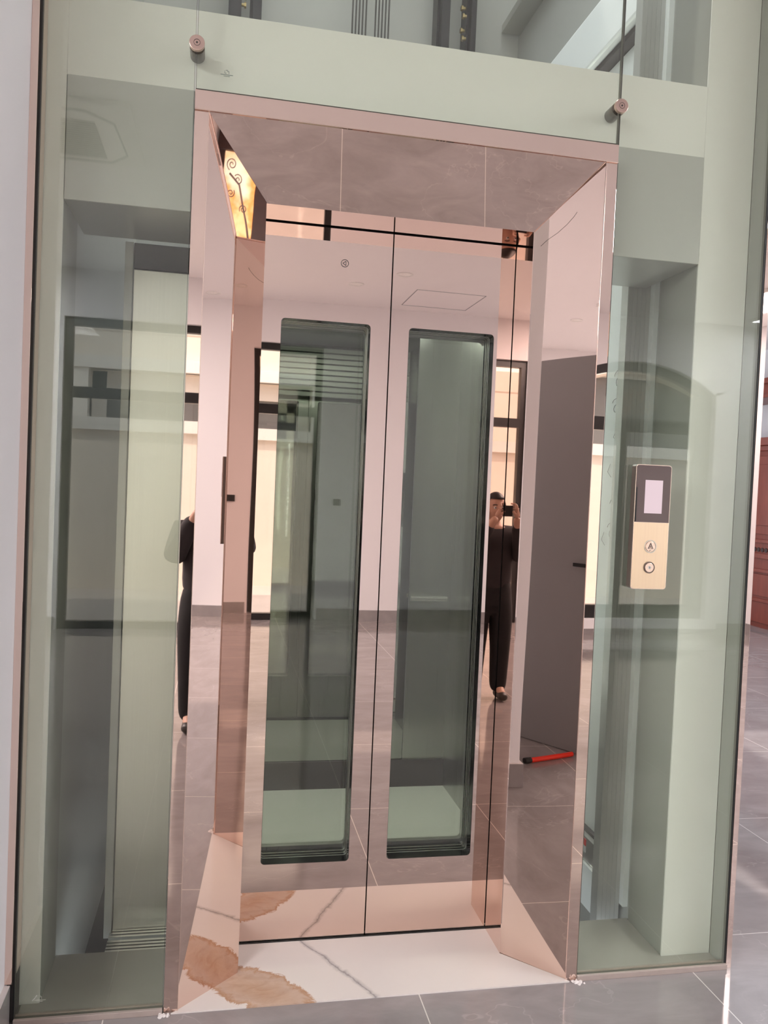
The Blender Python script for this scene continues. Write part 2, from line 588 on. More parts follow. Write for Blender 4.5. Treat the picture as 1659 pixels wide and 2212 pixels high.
# back wall with a tall rectangular opening (window 1), an arched one (window 2) and a wide unseen one added for daylight (window 3)
W1 = (-1.46, 1.01, 0.0, 2.88)
W2 = (3.30, 5.13, 0.16, 2.55)      # springing of the arch at z 2.55, crown at 2.86
W3 = (-6.2, -2.3, 0.0, 2.88)
bw = MB()
yb0, yb1 = YB - 0.20, YB
bw.box(XL, W3[0], yb0, yb1, 0, ZC)
bw.box(W3[1], W1[0], yb0, yb1, 0, ZC)
bw.box(W1[1], W2[0], yb0, yb1, 0, ZC)
bw.box(W2[1], XR, yb0, yb1, 0, ZC)
bw.box(W3[0], W3[1], yb0, yb1, W3[3], ZC)
bw.box(W1[0], W1[1], yb0, yb1, W1[3], ZC)
bw.box(W2[0], W2[1], yb0, yb1, 0, W2[2])
def arch_pts(x0, x1, zs, rise, n=24):
    hw = (x1 - x0) / 2
    R = (hw * hw + rise * rise) / (2 * rise)
    cz = zs + rise - R
    a = math.asin(hw / R)
    cx = (x0 + x1) / 2
    return [(cx + R * math.sin(-a + 2 * a * i / n), cz + R * math.cos(-a + 2 * a * i / n)) for i in range(n + 1)]
ap = arch_pts(W2[0], W2[1], W2[3], 0.31)
for (xa, za), (xb, zb) in zip(ap, ap[1:]):
    bw.slab([(xa, yb0, za), (xb, yb0, zb), (xb, yb0, ZC), (xa, yb0, ZC)], (0, 0.2, 0))
struct('wall_back', bw, M['wall'])

struct('wall_right', MB().box(XR, XR + 0.2, YB, 7.0, 0, ZC), M['wall'])
struct('wall_far', MB().box(1.605, 2.4, 7.0, 7.2, 0, ZC).box(5.3, XR + 0.2, 7.0, 7.2, 0, ZC)
       .box(2.4, 5.3, 7.0, 7.2, 0, 0.3).box(2.4, 5.3, 7.0, 7.2, 2.9, ZC), M['wall'])
struct('wall_left', MB().box(XL - 0.2, XL, YB, 0.4, 0, ZC), M['wall'])
struct('wall_pier', MB().box(-0.70, -0.507, -0.375, 0.078, 0, ZC).box(-0.70, -0.56, 0.078, 0.30, 0, ZC), M['wall'], 0.003)
struct('wall_front', MB().box(XL, -0.70, 0.10, 0.30, 0, ZC), M['wall'])
# skirting
bs = MB().box(-0.715, -0.492, -0.390, -0.020, 0, 0.115)
struct('baseboard_pier', bs, M['base_tile'], 0.001)
struct('trim_1', MB().box(-0.712, -0.4925, -0.389, -0.0205, 0.115, 0.1165), M['base_cap'])
struct('baseboard_back', MB().box(W1[1] + 0.02, XR, YB, YB + 0.014, 0, 0.12).box(W3[1], W1[0] - 0.02, YB, YB + 0.014, 0, 0.12), M['base_tile'])
struct('baseboard_right', MB().box(XR - 0.014, XR, YB + 0.014, 5.4, 0, 0.12), M['base_tile'])

# windows of the back wall
def window_rect(name, x0, x1, z1, transom, mull, t=0.07):
    f = MB()
    y0, y1 = YB - 0.14, YB - 0.06
    f.box(x0, x0 + t, y0, y1, 0.0, z1).box(x1 - t, x1, y0, y1, 0.0, z1)
    f.box(x0 + t, x1 - t, y0, y1, z1 - t, z1).box(x0 + t, x1 - t, y0, y1, 0.0, 0.07)
    f.box(x0 + t, x1 - t, y0, y1, transom, transom + 0.10)
    for m in mull:
        f.box(m - 0.04, m + 0.04, y0, y1, 0.07, transom)
    o = struct(name, f, M['wframe'])
    p = MB().box(x0 + t, x1 - t, (y0 + y1) / 2 - 0.003, (y0 + y1) / 2 + 0.003, 0.07, z1 - t)
    p.build('window_pane', M['glass_clear'], o)
    return o
window_rect('window_1', W1[0], W1[1], W1[3], 2.15, [], 0.07)
window_rect('window_3', W3[0], W3[1], W3[3], 2.15, [-5.0, -3.6])
# arched window
f = MB()
y0, y1 = YB - 0.14, YB - 0.06
t = 0.10
f.box(W2[0], W2[0] + t, y0, y1, W2[2], W2[3]).box(W2[1] - t - 0.08, W2[1], y0, y1, W2[2], W2[3])
f.box(W2[0] + t, W2[1] - t, y0, y1, W2[2], W2[2] + 0.14)
f.box(W2[0] + t, W2[1] - t, y0, y1, 2.13, 2.27)
f.box(4.09, 4.17, y0, y1, W2[2] + 0.14, 2.13)
inner = arch_pts(W2[0] + t, W2[1] - t, W2[3] - 0.03, 0.25)
for (a, b), (a2, b2), (c_, d_), (c2, d2) in zip(ap, ap[1:], inner, inner[1:]):
    f.slab([(a, y0, b), (a2, y0, b2), (c2, y0, d2), (c_, y0, d_)], (0, y1 - y0, 0))
o = struct('window_2', f, M['wframe'])
pp = [(W2[0] + t, YB - 0.10, W2[2] + 0.14), (W2[1] - t, YB - 0.10, W2[2] + 0.14)] + [(a, YB - 0.10, b) for a, b in inner[::-1]]
MB().slab(pp, (0, 0.005, 0)).build('window_pane', M['glass_clear'], o)
# raised plaster surround of the arched window
f = MB()
outer = arch_pts(W2[0] - 0.14, W2[1] + 0.14, W2[3] + 0.06, 0.34)
f.box(W2[0] - 0.14, W2[0], YB, YB + 0.02, W2[2] - 0.1, W2[3] + 0.04).box(W2[1], W2[1] + 0.14, YB, YB + 0.02, W2[2] - 0.1, W2[3] + 0.04)
f.box(W2[0], W2[1], YB, YB + 0.02, W2[2] - 0.1, W2[2])
for (a, b), (a2, b2), (c_, d_), (c2, d2) in zip(outer, outer[1:], ap, ap[1:]):
    f.slab([(a, YB, b), (a2, YB, b2), (c2, YB, d2), (c_, YB, d_)], (0, 0.02, 0))
struct('trim_2', f, M['wall'])
# unseen far window added to light the right-hand room
f = MB()
f.box(2.4, 2.47, 7.06, 7.12, 0.3, 2.9).box(5.23, 5.3, 7.06, 7.12, 0.3, 2.9).box(2.47, 5.23, 7.06, 7.12, 0.3, 0.37)
f.box(2.47, 5.23, 7.06, 7.12, 2.83, 2.9).box(3.82, 3.88, 7.06, 7.12, 0.37, 2.83)
o = struct('window_4', f, M['wframe'])
MB().box(2.47, 5.23, 7.087, 7.093, 0.37, 2.83).build('window_pane', M['glass_clear'], o)

# ------------------------------------------------------------------ outside the windows
struct('ground', MB().box(-26, 26, -16, YB - 0.22, -0.16, -0.04), M['paving'])
struct('ground', MB().box(-26, 26, 7.2, 24, -0.16, -0.04), M['paving'])
g = thing('garden_wall', (0, -9, -0.04), 'beige garden wall with a white coping seen through the tall window', 'wall')
MB().box(-16, 16, -9.1, -8.9, -0.04, 2.02).build('wall_body', M['gwall'], g)
MB().box(-16, 16, -9.18, -8.82, 2.02, 2.18).build('coping', M['white_trim'], g)
hs = thing('neighbour_house', (0, -13.5, -0.04), 'beige rendered house with white window surrounds beyond the garden wall', 'house')
hb = MB()
HY = -13.0
# body in pieces round two window openings
HW = [(-2.4, 1.7, 1.0, 3.30), (6.0, 10.2, 1.0, 3.1)]
hb.box(-9, HW[0][0], HY - 1, HY, -0.04, 8.5).box(HW[0][1], HW[1][0], HY - 1, HY, -0.04, 8.5).box(HW[1][1], 16, HY - 1, HY, -0.04, 8.5)
for x0, x1, z0, z1 in HW:
    hb.box(x0, x1, HY - 1, HY, -0.04, z0).box(x0, x1, HY - 1, HY, z1 + 0.9, 8.5)
ap2 = arch_pts(6.0, 10.2, 3.1, 0.8)
for (xa, za), (xb, zb) in zip(ap2, ap2[1:]):
    hb.slab([(xa, HY - 1, za), (xb, HY - 1, zb), (xb, HY - 1, 4.0), (xa, HY - 1, 4.0)], (0, 1, 0))
hb.box(-2.4, 1.7, HY - 1, HY, 3.3, 4.2)
hb.build('wall_body', M['facade'], hs)
for i, (x0, x1, z0, z1) in enumerate(HW):
    s_ = MB()
    if i == 0:
        s_.box(x0 - 0.22, x0 + 0.05, HY - 0.1, HY + 0.12, z0, z1 + 0.2).box(x1 - 0.05, x1 + 0.22, HY - 0.1, HY + 0.12, z0, z1 + 0.2)
        s_.box(x0 - 0.22, x1 + 0.22, HY - 0.1, HY + 0.16, z1, z1 + 0.22)
        s_.box(x0 + 0.05, x0 + 0.3, HY - 0.5, HY - 0.35, z0, z1).box(x1 - 0.3, x1 - 0.05, HY - 0.5, HY - 0.35, z0, z1)
        s_.box(x0, x1, HY - 0.5, HY - 0.35, z1 - 0.3, z1)
    else:
        for dr, dy in ((0.0, 0.10), (0.22, 0.16)):
            oa = arch_pts(x0 - 0.25 - dr, x1 + 0.25 + dr, z1, 0.95 + dr)
            ob = arch_pts(x0 - 0.08 - dr, x1 + 0.08 + dr, z1, 0.84 + dr)
            for (a, b), (a2, b2), (c_, d_), (c2, d2) in zip(oa, oa[1:], ob, ob[1:]):
                s_.slab([(a, HY, b), (a2, HY, b2), (c2, HY, d2), (c_, HY, d_)], (0, dy, 0))
    wf = s_.build('window', M['white_trim'], hs)
    MB().box(x0, x1, HY - 0.46, HY - 0.44, z0, z1 + 0.75).build('pane', M['slot'], wf)
MB().box(-9.1, 16.1, HY - 0.2, HY + 0.2, 4.35, 4.55).build('string_course', M['white_trim'], hs)

# ------------------------------------------------------------------ lift shaft masonry
OX0, OX1 = -0.438, 1.415
YM0, YM1 = 0.08, 0.30
m = MB()
core = MB()
for q, a, b in ((m, YM0, YM0 + 0.006), (core, YM0 + 0.006, YM1)):
    q.box(-0.532, OX0, a, b, 0, 5.0)
    q.box(OX1, 1.583, a, b, 0, 5.0)
    q.box(OX0, OX1, a, b, 2.497, 2.712)
    q.box(OX0, OX1, a, b, 4.6, 5.0)
struct('wall_lift', m, M['masonry'], 0.001)
struct('wall_lift_core', core, M['render_grey'], 0.003)
struct('wall_shaft', MB().box(-0.60, -0.455, YM1, 2.0, -0.5, 5.0).box(1.46, 1.60, YM1, 2.0, -0.5, 5.0)
       .box(-0.60, 1.60, 2.0, 2.15, -0.5, 5.0), M['shaft'])
struct('floor_shaft', MB().box(-0.455, 1.46, 0.31, 2.0, -0.5, -0.40), plain('dark concrete pit', (0.035, 0.034, 0.032), 0.35, var=0.3, nscale=12))

struct('floor_ledge', MB().box(OX0, -0.2595, 0.0185, 0.31, 0.0, 0.002).box(-0.2575, -0.107, 0.0185, 0.31, 0.0, 0.002).box(1.093, OX1, 0.0185, 0.31, 0.0, 0.002).box(OX1, 1.583, 0.0185, 0.0795, 0.0, 0.002).box(-0.484, OX0, 0.0185, 0.0795, 0.0, 0.002),
       plain('pale ledge tile', (0.40, 0.375, 0.345), 0.15, var=0.05, nscale=4))
# grey sheet-metal boxes filling the top of the masonry opening
for (x0, x1), lab in (((-0.436, -0.110), 'grey sheet metal box behind the left glass, above the steel upright'),
                      ((1.100, 1.4135), 'grey sheet metal box above the call panel, behind the right glass')):
    b = thing('cladding_box', ((x0 + x1) / 2, 0.24, 2.172), lab, 'cladding', None)
    MB().box(x0, x1, 0.077, 0.082, 2.172, 2.497).build('front_sheet', M['sheet'], b, 0.001)
    MB().box(x0, x1, 0.082, 0.40, 2.172, 2.178).build('underside_sheet', M['sheet_under'], b)
    MB().box(x0, x1, 0.396, 0.40, 2.178, 2.48).build('back_sheet', M['sheet'], b)

# brushed steel post panel behind the left glass, with black gear box over it
t_ = thing('landing_door_post', (-0.2, 0.47, -0.05), 'brushed steel upright panel standing behind the left glass', 'panel')
MB().box(-0.292, -0.04, 0.44, 0.46, -0.02, 2.09).build('face_panel', M['steel'], t_, 0.001)
MB().box(-0.318, -0.294, 0.425, 0.46, -0.02, 2.17).build('edge_strip', M['sheet'], t_, 0.001)
MB().box(-0.292, -0.04, 0.43, 0.56, 2.092, 2.17).build('gear_box', M['black'], t_, 0.002)
b_ = thing('steel_column', (1.40, 0.44, -0.40), 'grey ribbed steel column behind the right glass', 'column')
s_ = MB()
for k in range(5):
    s_.box(1.358 + k * 0.0165, 1.358 + k * 0.0165 + 0.0145, 0.4108, 0.43, -0.40, 5.0)
s_.box(1.356, 1.440, 0.412, 0.46, -0.40, 5.0)
s_.build('ribbed_face', M['sheet'], b_)
MB().box(1.4405, 1.4595, 0.385, 0.42, 0.0, 5.0).build('edge_strip', M['shaft_white'], b_)

# bright board side wall seen left of that column, with floor-level ledge and sticker
sb = thing('side_board', (1.45, 1.2, 0.15), 'white scribbled board along the right side of the shaft', 'board')
MB().box(1.44, 1.459, 0.47, 1.98, 0.165, 3.12).build('board_face', M['shaft_white'], sb)
MB().box(1.425, 1.459, 0.47, 1.98, 0.150, 0.163).build('dark_gap', M['gap'], sb)
MB().box(1.405, 1.459, 0.47, 1.98, 0.06, 0.149).build('ledge', M['alu'], sb)
MB().box(1.395, 1.459, 0.47, 1.98, -0.10, 0.055).build('lower_board', M['shaft_white'], sb)
MB().box(1.4035, 1.4048, 0.62, 0.72, 0.115, 0.140).build('red_label', M['red'], sb)
MB().box(1.4035, 1.4048, 0.62, 0.72, 0.090, 0.113).build('label_text_block', M['plastic_white'], sb)
# upper beam lines on the same side
MB().box(1.40, 1.459, 0.47, 1.98, 3.125, 3.145).build('upper_gap', M['gap'], sb)
MB().box(1.37, 1.459, 0.47, 1.98, 3.15, 3.37).build('upper_beam', M['shaft_white'], sb, 0.01)
MB().box(1.36, 1.459, 0.47, 1.98, 3.86, 3.90).build('upper_rail', M['alu'], sb)
# pencil scribbles: thin raised strokes on the board
def scribble(pts):
    return [(1.4385, y, z) for y, z in pts]
for cy, cz, a in ((0.60, 1.90, 1.0), (0.62, 1.80, 0.7), (0.58, 1.42, 1.1), (0.60, 1.33, 0.9)):
    pts = []
    for i in range(18):
        tt = i / 17 * 2.4 * PI
        pts.append((cy + 0.05 * a * math.cos(tt) * (1 - i / 40), cz + 0.028 * a * math.sin(tt) - i * 0.0016))
    MB().tube(scribble(pts), 0.0009, 5).build('scribble', M['pencil'], sb)
for k in range(7):
    y_ = 0.53 + random.random() * 0.2
    z_ = 1.0 + k * 0.13
    MB().tube(scribble([(y_, z_), (y_ + 0.03, z_ + 0.02), (y_ + 0.01, z_ + 0.05)]), 0.0008, 5).build('scribble', M['pencil'], sb)

# guide rails, bolts and ropes seen above the beam
def rail(x0, x1, lab, bolts, side):
    r = thing('guide_rail', ((x0 + x1) / 2, 1.85, -0.40), lab, 'rail', None)
    MB().box(x0, x1, 1.80, 1.90, -0.40, 5.0).box(x0 + 0.012, x1 - 0.012, 1.75, 1.80, -0.40, 5.0).build('rail_web', M['rail'], r)
    for k in range(bolts):
        z = 3.70 + k * 0.055
        xx = x0 - 0.022 if side < 0 else x1
        MB().cyl((xx, 1.80 + (k % 2) * 0.03, z), (xx + 0.022, 1.80 + (k % 2) * 0.03, z), 0.008, 10).cyl((xx + (0.0 if side < 0 else 0.012), 1.80 + (k % 2) * 0.03, z), (xx + (0.010 if side < 0 else 0.022), 1.80 + (k % 2) * 0.03, z), 0.014, 6).build('bolt', M['brass'], r)
    return r
rail(-0.05, 0.01, 'black guide rail with brass bolts near the left glass seam', 8, 1)
rail(0.050, 0.105, 'plain black guide rail, second from the left above the beam', 0, 1)
rail(0.965, 1.030, 'plain black guide rail right of the lift ropes', 0, 1)
rail(1.115, 1.165, 'black guide rail with brass bolts on its left side', 9, -1)
for gx, lab in ((0.542, 'lift rope in the left bundle above the beam'), (0.655, 'lift rope in the right bundle above the beam')):
    for k in range(5):
        o = MB().cyl((gx + k * 0.0165, 1.80, 2.36), (gx + k * 0.0165, 1.80, 5.0), 0.0042, 8).build('lift_rope', M['rope'])
        tag(o, lab, 'rope', 'left bundle of lift ropes' if gx < 0.6 else 'right bundle of lift ropes')

# ------------------------------------------------------------------ lift cab
cb = thing('lift_cab', (0.55, 1.05, 0.0), 'brushed steel lift cab with pale floor behind the doors', 'lift cab')
CX0, CX1, CY0, CY1 = 0.0, 1.11, 0.47, 1.60
MB().box(CX0, CX1, CY0, CY1, -0.05, 0.0).build('cab_floor', M['cab_floor'], cb)
MB().box(CX0 + 0.0, 0.90, CY1, CY1 + 0.03, 0.13, 2.28).build('rear_mirror', M['mirror_dark'], cb)
MB().box(0.903, CX1, CY1, CY1 + 0.03, 0.13, 2.28).build('rear_panel', M['steel_dark'], cb)
MB().box(CX0, CX1, CY1 - 0.012, CY1 + 0.03, 0.0, 0.13).build('skirting', M['gap'], cb)
MB().box(CX1, CX1 + 0.03, CY0, CY1 + 0.03, 0.0, 2.28).build('side_wall', M['steel_dark'], cb)
MB().box(CX0 - 0.03, CX0, CY0, CY1 + 0.03, 0.0, 2.28).build('side_wall', M['steel_dark'], cb)
MB().box(CX0 - 0.03, CX1 + 0.03, CY0, CY1 + 0.03, 2.28, 2.34).build('cab_ceiling', M['sheet'], cb)
s_ = MB()
for k in range(9):
    s_.box(CX0 + 0.01, CX1 - 0.01, CY0 + 0.02, CY0 + 0.03, 1.97 + k * 0.033, 1.97 + k * 0.033 + 0.024)
s_.build('front_louvre', M['sheet'], cb)
MB().box(0.15, 0.96, 1.33, 1.56, 2.268, 2.2795).build('light_diffuser', M['led'], cb)  # hidden light added to brighten the cab
MB().tube([(0.90, CY1 - 0.045, 0.92), (1.08, CY1 - 0.045, 0.92)], 0.012, 10).cyl((0.93, CY1 - 0.045, 0.92), (0.93, CY1, 0.92), 0.006, 8).cyl((1.05, CY1 - 0.045, 0.92), (1.05, CY1, 0.92), 0.006, 8).build('handrail', M['steel'], cb)

# car doors (behind the landing doors)
def car_door(x0, x1, hx0, hx1, lab):
    d = thing('car_door_panel', ((x0 + x1) / 2, 0.425, 0.0), lab, 'lift door')
    MB().holed(x0, x1, 0.005, 2.20, hx0, hx1, 0.262, 1.945, 0.405, 0.43, 0.012).build('panel', M['steel_dark'], d)
    MB().box(hx0 - 0.01, hx1 + 0.01, 0.416, 0.420, 0.252, 1.955).build('vision_glass', M['glass_door'], d)
    return d
car_door(0.085, 0.499, 0.155, 0.440, 'grey inner lift door seen through the left door window')
car_door(0.502, 0.915, 0.556, 0.842, 'grey inner lift door seen through the right door window')
# sills
for yy, lab in ((0.318, 'grooved aluminium sill nearest the landing doors, ends visible behind the glass'),
                (0.40, 'grooved aluminium sill behind the front one, under the inner doors')):
    sl = MB()
    for k in range(4):
        sl.box(-0.30, 1.22 if yy < 0.35 else 1.20, yy + k * 0.018, yy + k * 0.018 + 0.011, -0.028, -0.004)
    sl.box(-0.30, 1.22 if yy < 0.35 else 1.20, yy, yy + 0.066, -0.05, -0.028)
    tag(sl.build('door_sill', M['alu']), lab, 'sill')

# ------------------------------------------------------------------ landing doors
ZD = 2.238
def landing_door(x0, x1, hx0, hx1, lab, mark):
    hz_ = 0.25
    d = thing('lift_door_panel', ((x0 + x1) / 2, 0.32, 0.008), lab, 'lift door')
    p = MB().holed(x0, x1, 0.008, ZD, hx0, hx1, 0.250, 1.952, 0.305, 0.335, 0.012).build('door_face', M['rose_door'], d)
    # black lining of the window hole
    MB().holed(hx0 - 0.012, hx1 + 0.012, 0.238, 1.964, hx0 + 0.001, hx1 - 0.001, 0.251, 1.951, 0.3065, 0.404, 0.0095).build('window_lining', M['gloss_black'], d)
    for yy, e in ((0.347, 0.0016), (0.362, 0.0022), (0.380, 0.003)):
        MB().holed(hx0 - 0.004, hx1 + 0.004, 0.246, 1.956, hx0 + e, hx1 - e, 0.25 + e, 1.952 - e, yy, yy + 0.003, 0.009).build('seal_strip', M['steel'], d)
    MB().box(hx0 + 0.001, hx1 - 0.001, 0.352, 0.358, 0.251, 1.951).build('vision_glass', M['glass_door'], d)
    xo0, xo1 = (0.08, x1 + 0.0018) if mark else (x0 - 0.0018, 0.925)
    MB().box(xo0, xo1, 0.336, 0.342, 0.001, hz_ - 0.012).box(xo0, xo1, 0.336, 0.342, 1.965, 2.30).box(xo0, hx0 - 0.0125, 0.336, 0.342, hz_ - 0.012, 1.965).box(hx1 + 0.0125, xo1, 0.336, 0.342, hz_ - 0.012, 1.965).build('backing', M['black'], d)
    if mark:
        mk = MB().ring((0.349, 0.3048, 2.134), (0, -1, 0), 0.0105, 0.0122, 0.0008).build('release_keyhole', M['gap'], d)
        tri = [(0.3425, 2.134), (0.3525, 2.1405), (0.3525, 2.1275)]
        q = MB()
        for i in range(3):
            a, b = tri[i], tri[(i + 1) % 3]
            q.tube([(a[0], 0.3044, a[1]), (b[0], 0.3044, b[1])], 0.0009, 6)
        q.build('triangle_mark', M['gap'], mk)
    return d
landing_door(0.0985, 0.4985, 0.160, 0.4385, 'left rose gold mirror lift door, small triangle keyhole near its top', True)
landing_door(0.5025, 0.9025, 0.5615, 0.8425, 'right rose gold mirror lift door, plain above its window', False)
# ------------------------------------------------------------------ rose gold portal
pt = thing('lift_portal', (0.4925, 0.15, 0.0), 'flared rose gold mirror steel portal framing the lift doors', 'door frame')
XA, XB, XC, XD = -0.105, -0.068, 0.0965, 0.9045      # flange outer, flange inner, splay inner left, splay inner right
XE, XF = 1.056, 1.090
ZA, ZI, ZT = 2.412, 2.242, 2.463
T = 0.003
Y1 = 0.155
MB().box(XA, XF, -0.008, 0.004, ZA, ZT).build('header_flange', M['rose'], pt, 0.0008)
MB().tube([(XA, -0.0085, ZA + 0.0005), (XF, -0.0085, ZA + 0.0005)], 0.0016, 8).build('header_edge', M['rose_satin'], pt)
MB().box(XA, XB, -0.004, 0.0, 0.0, ZA).build('side_flange', M['rose'], pt, 0.0008)
MB().box(XE, XF, -0.004, 0.0, 0.0, ZA).build('side_flange', M['rose'], pt, 0.0008)
for xx in (XB, XE):
    MB().tube([(xx, -0.0042, 0.0), (xx, -0.0042, ZA)], 0.0010, 8).build('flange_edge', M['rose_satin'], pt)
def jamb(xo, xi, sgn, Y1):
    """45 degree splay, slightly hollow and rippled like hand-folded sheet"""
    mb = MB()
    nz, nu = 90, 8
    grid = []
    for i in range(nz + 1):
        row = []
        for j in range(nu + 1):
            u = j / nu
            x = xo + (xi - xo) * u
            y = Y1 * u
            ztop = ZA + (ZI - ZA) * u
            z = ztop * i / nz
            amp = 0.00022 * math.sin(PI * u) * (math.sin(z * 2.9 + (0.8 if sgn > 0 else 2.3)) + 0.5 * math.sin(z * 5.7 + 1.1))
            row.append(mb.bm.verts.new((x + amp * 0.707 * sgn, y - amp * 0.707, z)))
        grid.append(row)
    for i in range(nz):
        for j in range(nu):
            mb.bm.faces.new((grid[i][j], grid[i][j + 1], grid[i + 1][j + 1], grid[i + 1][j]))
    o = mb.build('jamb_panel', M['rose'], pt, 0, True)
    return o
jamb(XB, XC, 1, 0.152)
jamb(XE, XD, -1, 0.158)
MB().slab([(XB, 0, ZA), (XE, 0, ZA), (XD, Y1, ZI), (XC, Y1, ZI)], (0, 0.002, 0.002)).build('header_panel', M['rose'], pt)
MB().box(XC - T, XC, Y1, 0.304, 0.0, ZI).build('return_panel', M['rose'], pt)
MB().box(XD, XD + T, Y1, 0.304, 0.0, ZI).build('return_panel', M['rose'], pt)
MB().box(XC, XD, Y1, 0.304, ZI, ZI + T).build('soffit_panel', M['rose'], pt)
MB().box(XA, XA + 0.002, 0.001, 0.43, 0.0, ZT).build('side_casing', M['sheet'], pt)
MB().box(XF - 0.002, XF, 0.001, 0.43, 0.0, ZT).build('side_casing', M['sheet'], pt)
MB().box(XA, XF, 0.004, 0.43, ZT - 0.002, ZT).build('top_casing', M['sheet'], pt)

sc_ = MB().tube([(0.9219, 0.1387, 2.1967), (0.9359, 0.1241, 2.2121), (0.9590, 0.1000, 2.2296), (0.9786, 0.0796, 2.2502), (0.9929, 0.0646, 2.2702), (0.9994, 0.0578, 2.2823), ], 0.0004, 5)
sc_.build('scratch_mark', M['gap'], pt)
# marble threshold between the jambs
struct('trim_3', MB().slab([(XA + 0.02, -0.012, 0.0), (XF - 0.025, -0.012, 0.0), (XE, 0.0, 0.0), (XD, Y1, 0.0), (XD, 0.304, 0.0), (XC, 0.304, 0.0), (XC, Y1, 0.0), (XB, 0.0, 0.0)], (0, 0, 0.004)), M['marble'])
tag(MB().box(XC, XD, 0.298, 0.304, 0.004, 0.0065).build('threshold_strip', M['black']), 'thin black seam strip on the marble at the foot of the doors', 'strip')

# ------------------------------------------------------------------ glass front
def pane(x0, x1, z0, z1, lab):
    g = thing('glass_screen', ((x0 + x1) / 2, 0.0, z0), lab, 'glass panel')
    MB().box(x0, x1, -0.001, 0.009, z0, z1).build('glass_sheet', M['glass'], g)
    e = MB()
    e.box(x0 - 0.0006, x0, -0.0012, 0.0092, z0, z1).box(x1, x1 + 0.0006, -0.0012, 0.0092, z0, z1).box(x0, x1, -0.0012, 0.0092, z0 - 0.0006, z0)
    e.build('polished_edge', M['glass_edge'], g)
    return g
GT = 3.31
gl_l = pane(-0.4840, -0.1085, 0.014, GT, 'tall green tinted glass panel left of the lift portal')
gl_c = pane(-0.1035, 1.0880, 2.4685, GT, 'wide green tinted glass panel above the lift portal')
gl_r = pane(1.0930, 1.5800, 0.014, GT, 'tall green tinted glass panel right of the portal, carrying the call panel')
# maker's stamps etched on the glass
def stamp(x, z, mat, par):
    s = MB()
    s.box(x - 0.016, x + 0.016, -0.0020, -0.0012, z, z + 0.0013).box(x - 0.008, x + 0.008, -0.0020, -0.0012, z - 0.0035, z - 0.0025)
    s.box(x - 0.006, x - 0.001, -0.0020, -0.0012, z + 0.004, z + 0.005).box(x - 0.006, x - 0.005, -0.0020, -0.0012, z + 0.004, z + 0.011)
    s.box(x + 0.001, x + 0.006, -0.0020, -0.0012, z + 0.009, z + 0.010).box(x + 0.005, x + 0.006, -0.0020, -0.0012, z + 0.003, z + 0.010)
    s.box(x - 0.003, x + 0.003, -0.0020, -0.0012, z + 0.012, z + 0.013)
    s.build('stamp', mat, par)
stamp(-0.026, 2.512, M['ink'], gl_c)
stamp(-0.423, 0.060, M['ink_pale'], gl_l)

for a_, b_2 in (((-0.4405, 0.060), (-0.4345, 0.0665)), ((-0.4335, 0.0685), (-0.4295, 0.0735))):
    MB().tube([(a_[0], -0.0018, a_[1]), (b_2[0], -0.0018, b_2[1])], 0.0012, 6).build('paint_smear', M['plastic_white'], gl_l)
# standoff bolts
def standoff(x, z, lab):
    b = thing('standoff_bolt', (x, 0.03, z), lab, 'bolt', None)
    MB().cyl((x, -0.013, z), (x, -0.0015, z), 0.0200, 36).build('cap', M['cap'], b, 0.0012)
    MB().ring((x, -0.0132, z), (0, -1, 0), 0.0075, 0.0086, 0.0004).build('socket_ring', M['gap'], b)
    MB().cyl((x, -0.0138, z), (x, -0.0128, z), 0.0028, 6).build('hex_socket', M['gap'], b)
    MB().cyl((x, 0.0105, z), (x, 0.060, z), 0.0195, 32).cyl((x, 0.060, z), (x, 0.0795, z), 0.006, 12).build('barrel', M['barrel'], b)
standoff(-0.1045, 2.580, 'rose metal standoff bolt on the left glass seam')
standoff(1.0905, 2.573, 'rose metal standoff bolt on the right glass seam')

# edge trims and bottom channels
tl = thing('edge_trim', (-0.49, -0.02, 0.0), 'rose gold edge strip between the white wall and the left glass', 'trim')
MB().box(-0.5068, -0.4885, -0.018, 0.078, 0.117, GT).build('strip', M['rose'], tl, 0.0008)
MB().box(-0.4885, -0.4845, -0.003, 0.010, 0.0, GT).build('seal', M['black'], tl)
MB().box(-0.507, -0.490, 0.0105, 0.078, 0.0, GT).build('backing_strip', M['gap'], tl)  # dark colour stands in for shade behind the glass edge
tr_ = thing('edge_trim', (1.60, -0.02, 0.0), 'rose gold mirror corner strip at the right edge of the right glass', 'trim')
MB().slab([(1.5865, -0.0045, 0.0), (1.605, -0.0030, 0.0), (1.605, 0.30, 0.0), (1.6015, 0.30, 0.0), (1.6015, 0.079, 0.0), (1.5865, 0.079, 0.0)], (0, 0, GT)).build('strip', M['rose_wavy'], tr_, 0.0006)
MB().box(1.5810, 1.5860, -0.003, 0.010, 0.0, GT).build('seal', M['black'], tr_)
MB().box(1.5835, 1.5860, 0.0105, 0.079, 0.0, GT).build('backing_strip', M['side_grey'], tr_)
for x0, x1, lab in ((-0.4855, -0.108, 'low rose metal channel holding the foot of the left glass'),
                    (1.0915, 1.5860, 'low rose metal channel holding the foot of the right glass')):
    tag(MB().slab([(x0, -0.012, 0.0), (x0, 0.018, 0.0), (x0, 0.018, 0.016), (x0, 0.0105, 0.016), (x0, 0.0105, 0.0125), (x0, -0.0025, 0.0125), (x0, -0.0025, 0.016), (x0, -0.012, 0.016)], (x1 - x0, 0, 0)).build('glass_channel', M['channel'], None, 0.001), lab, 'channel')
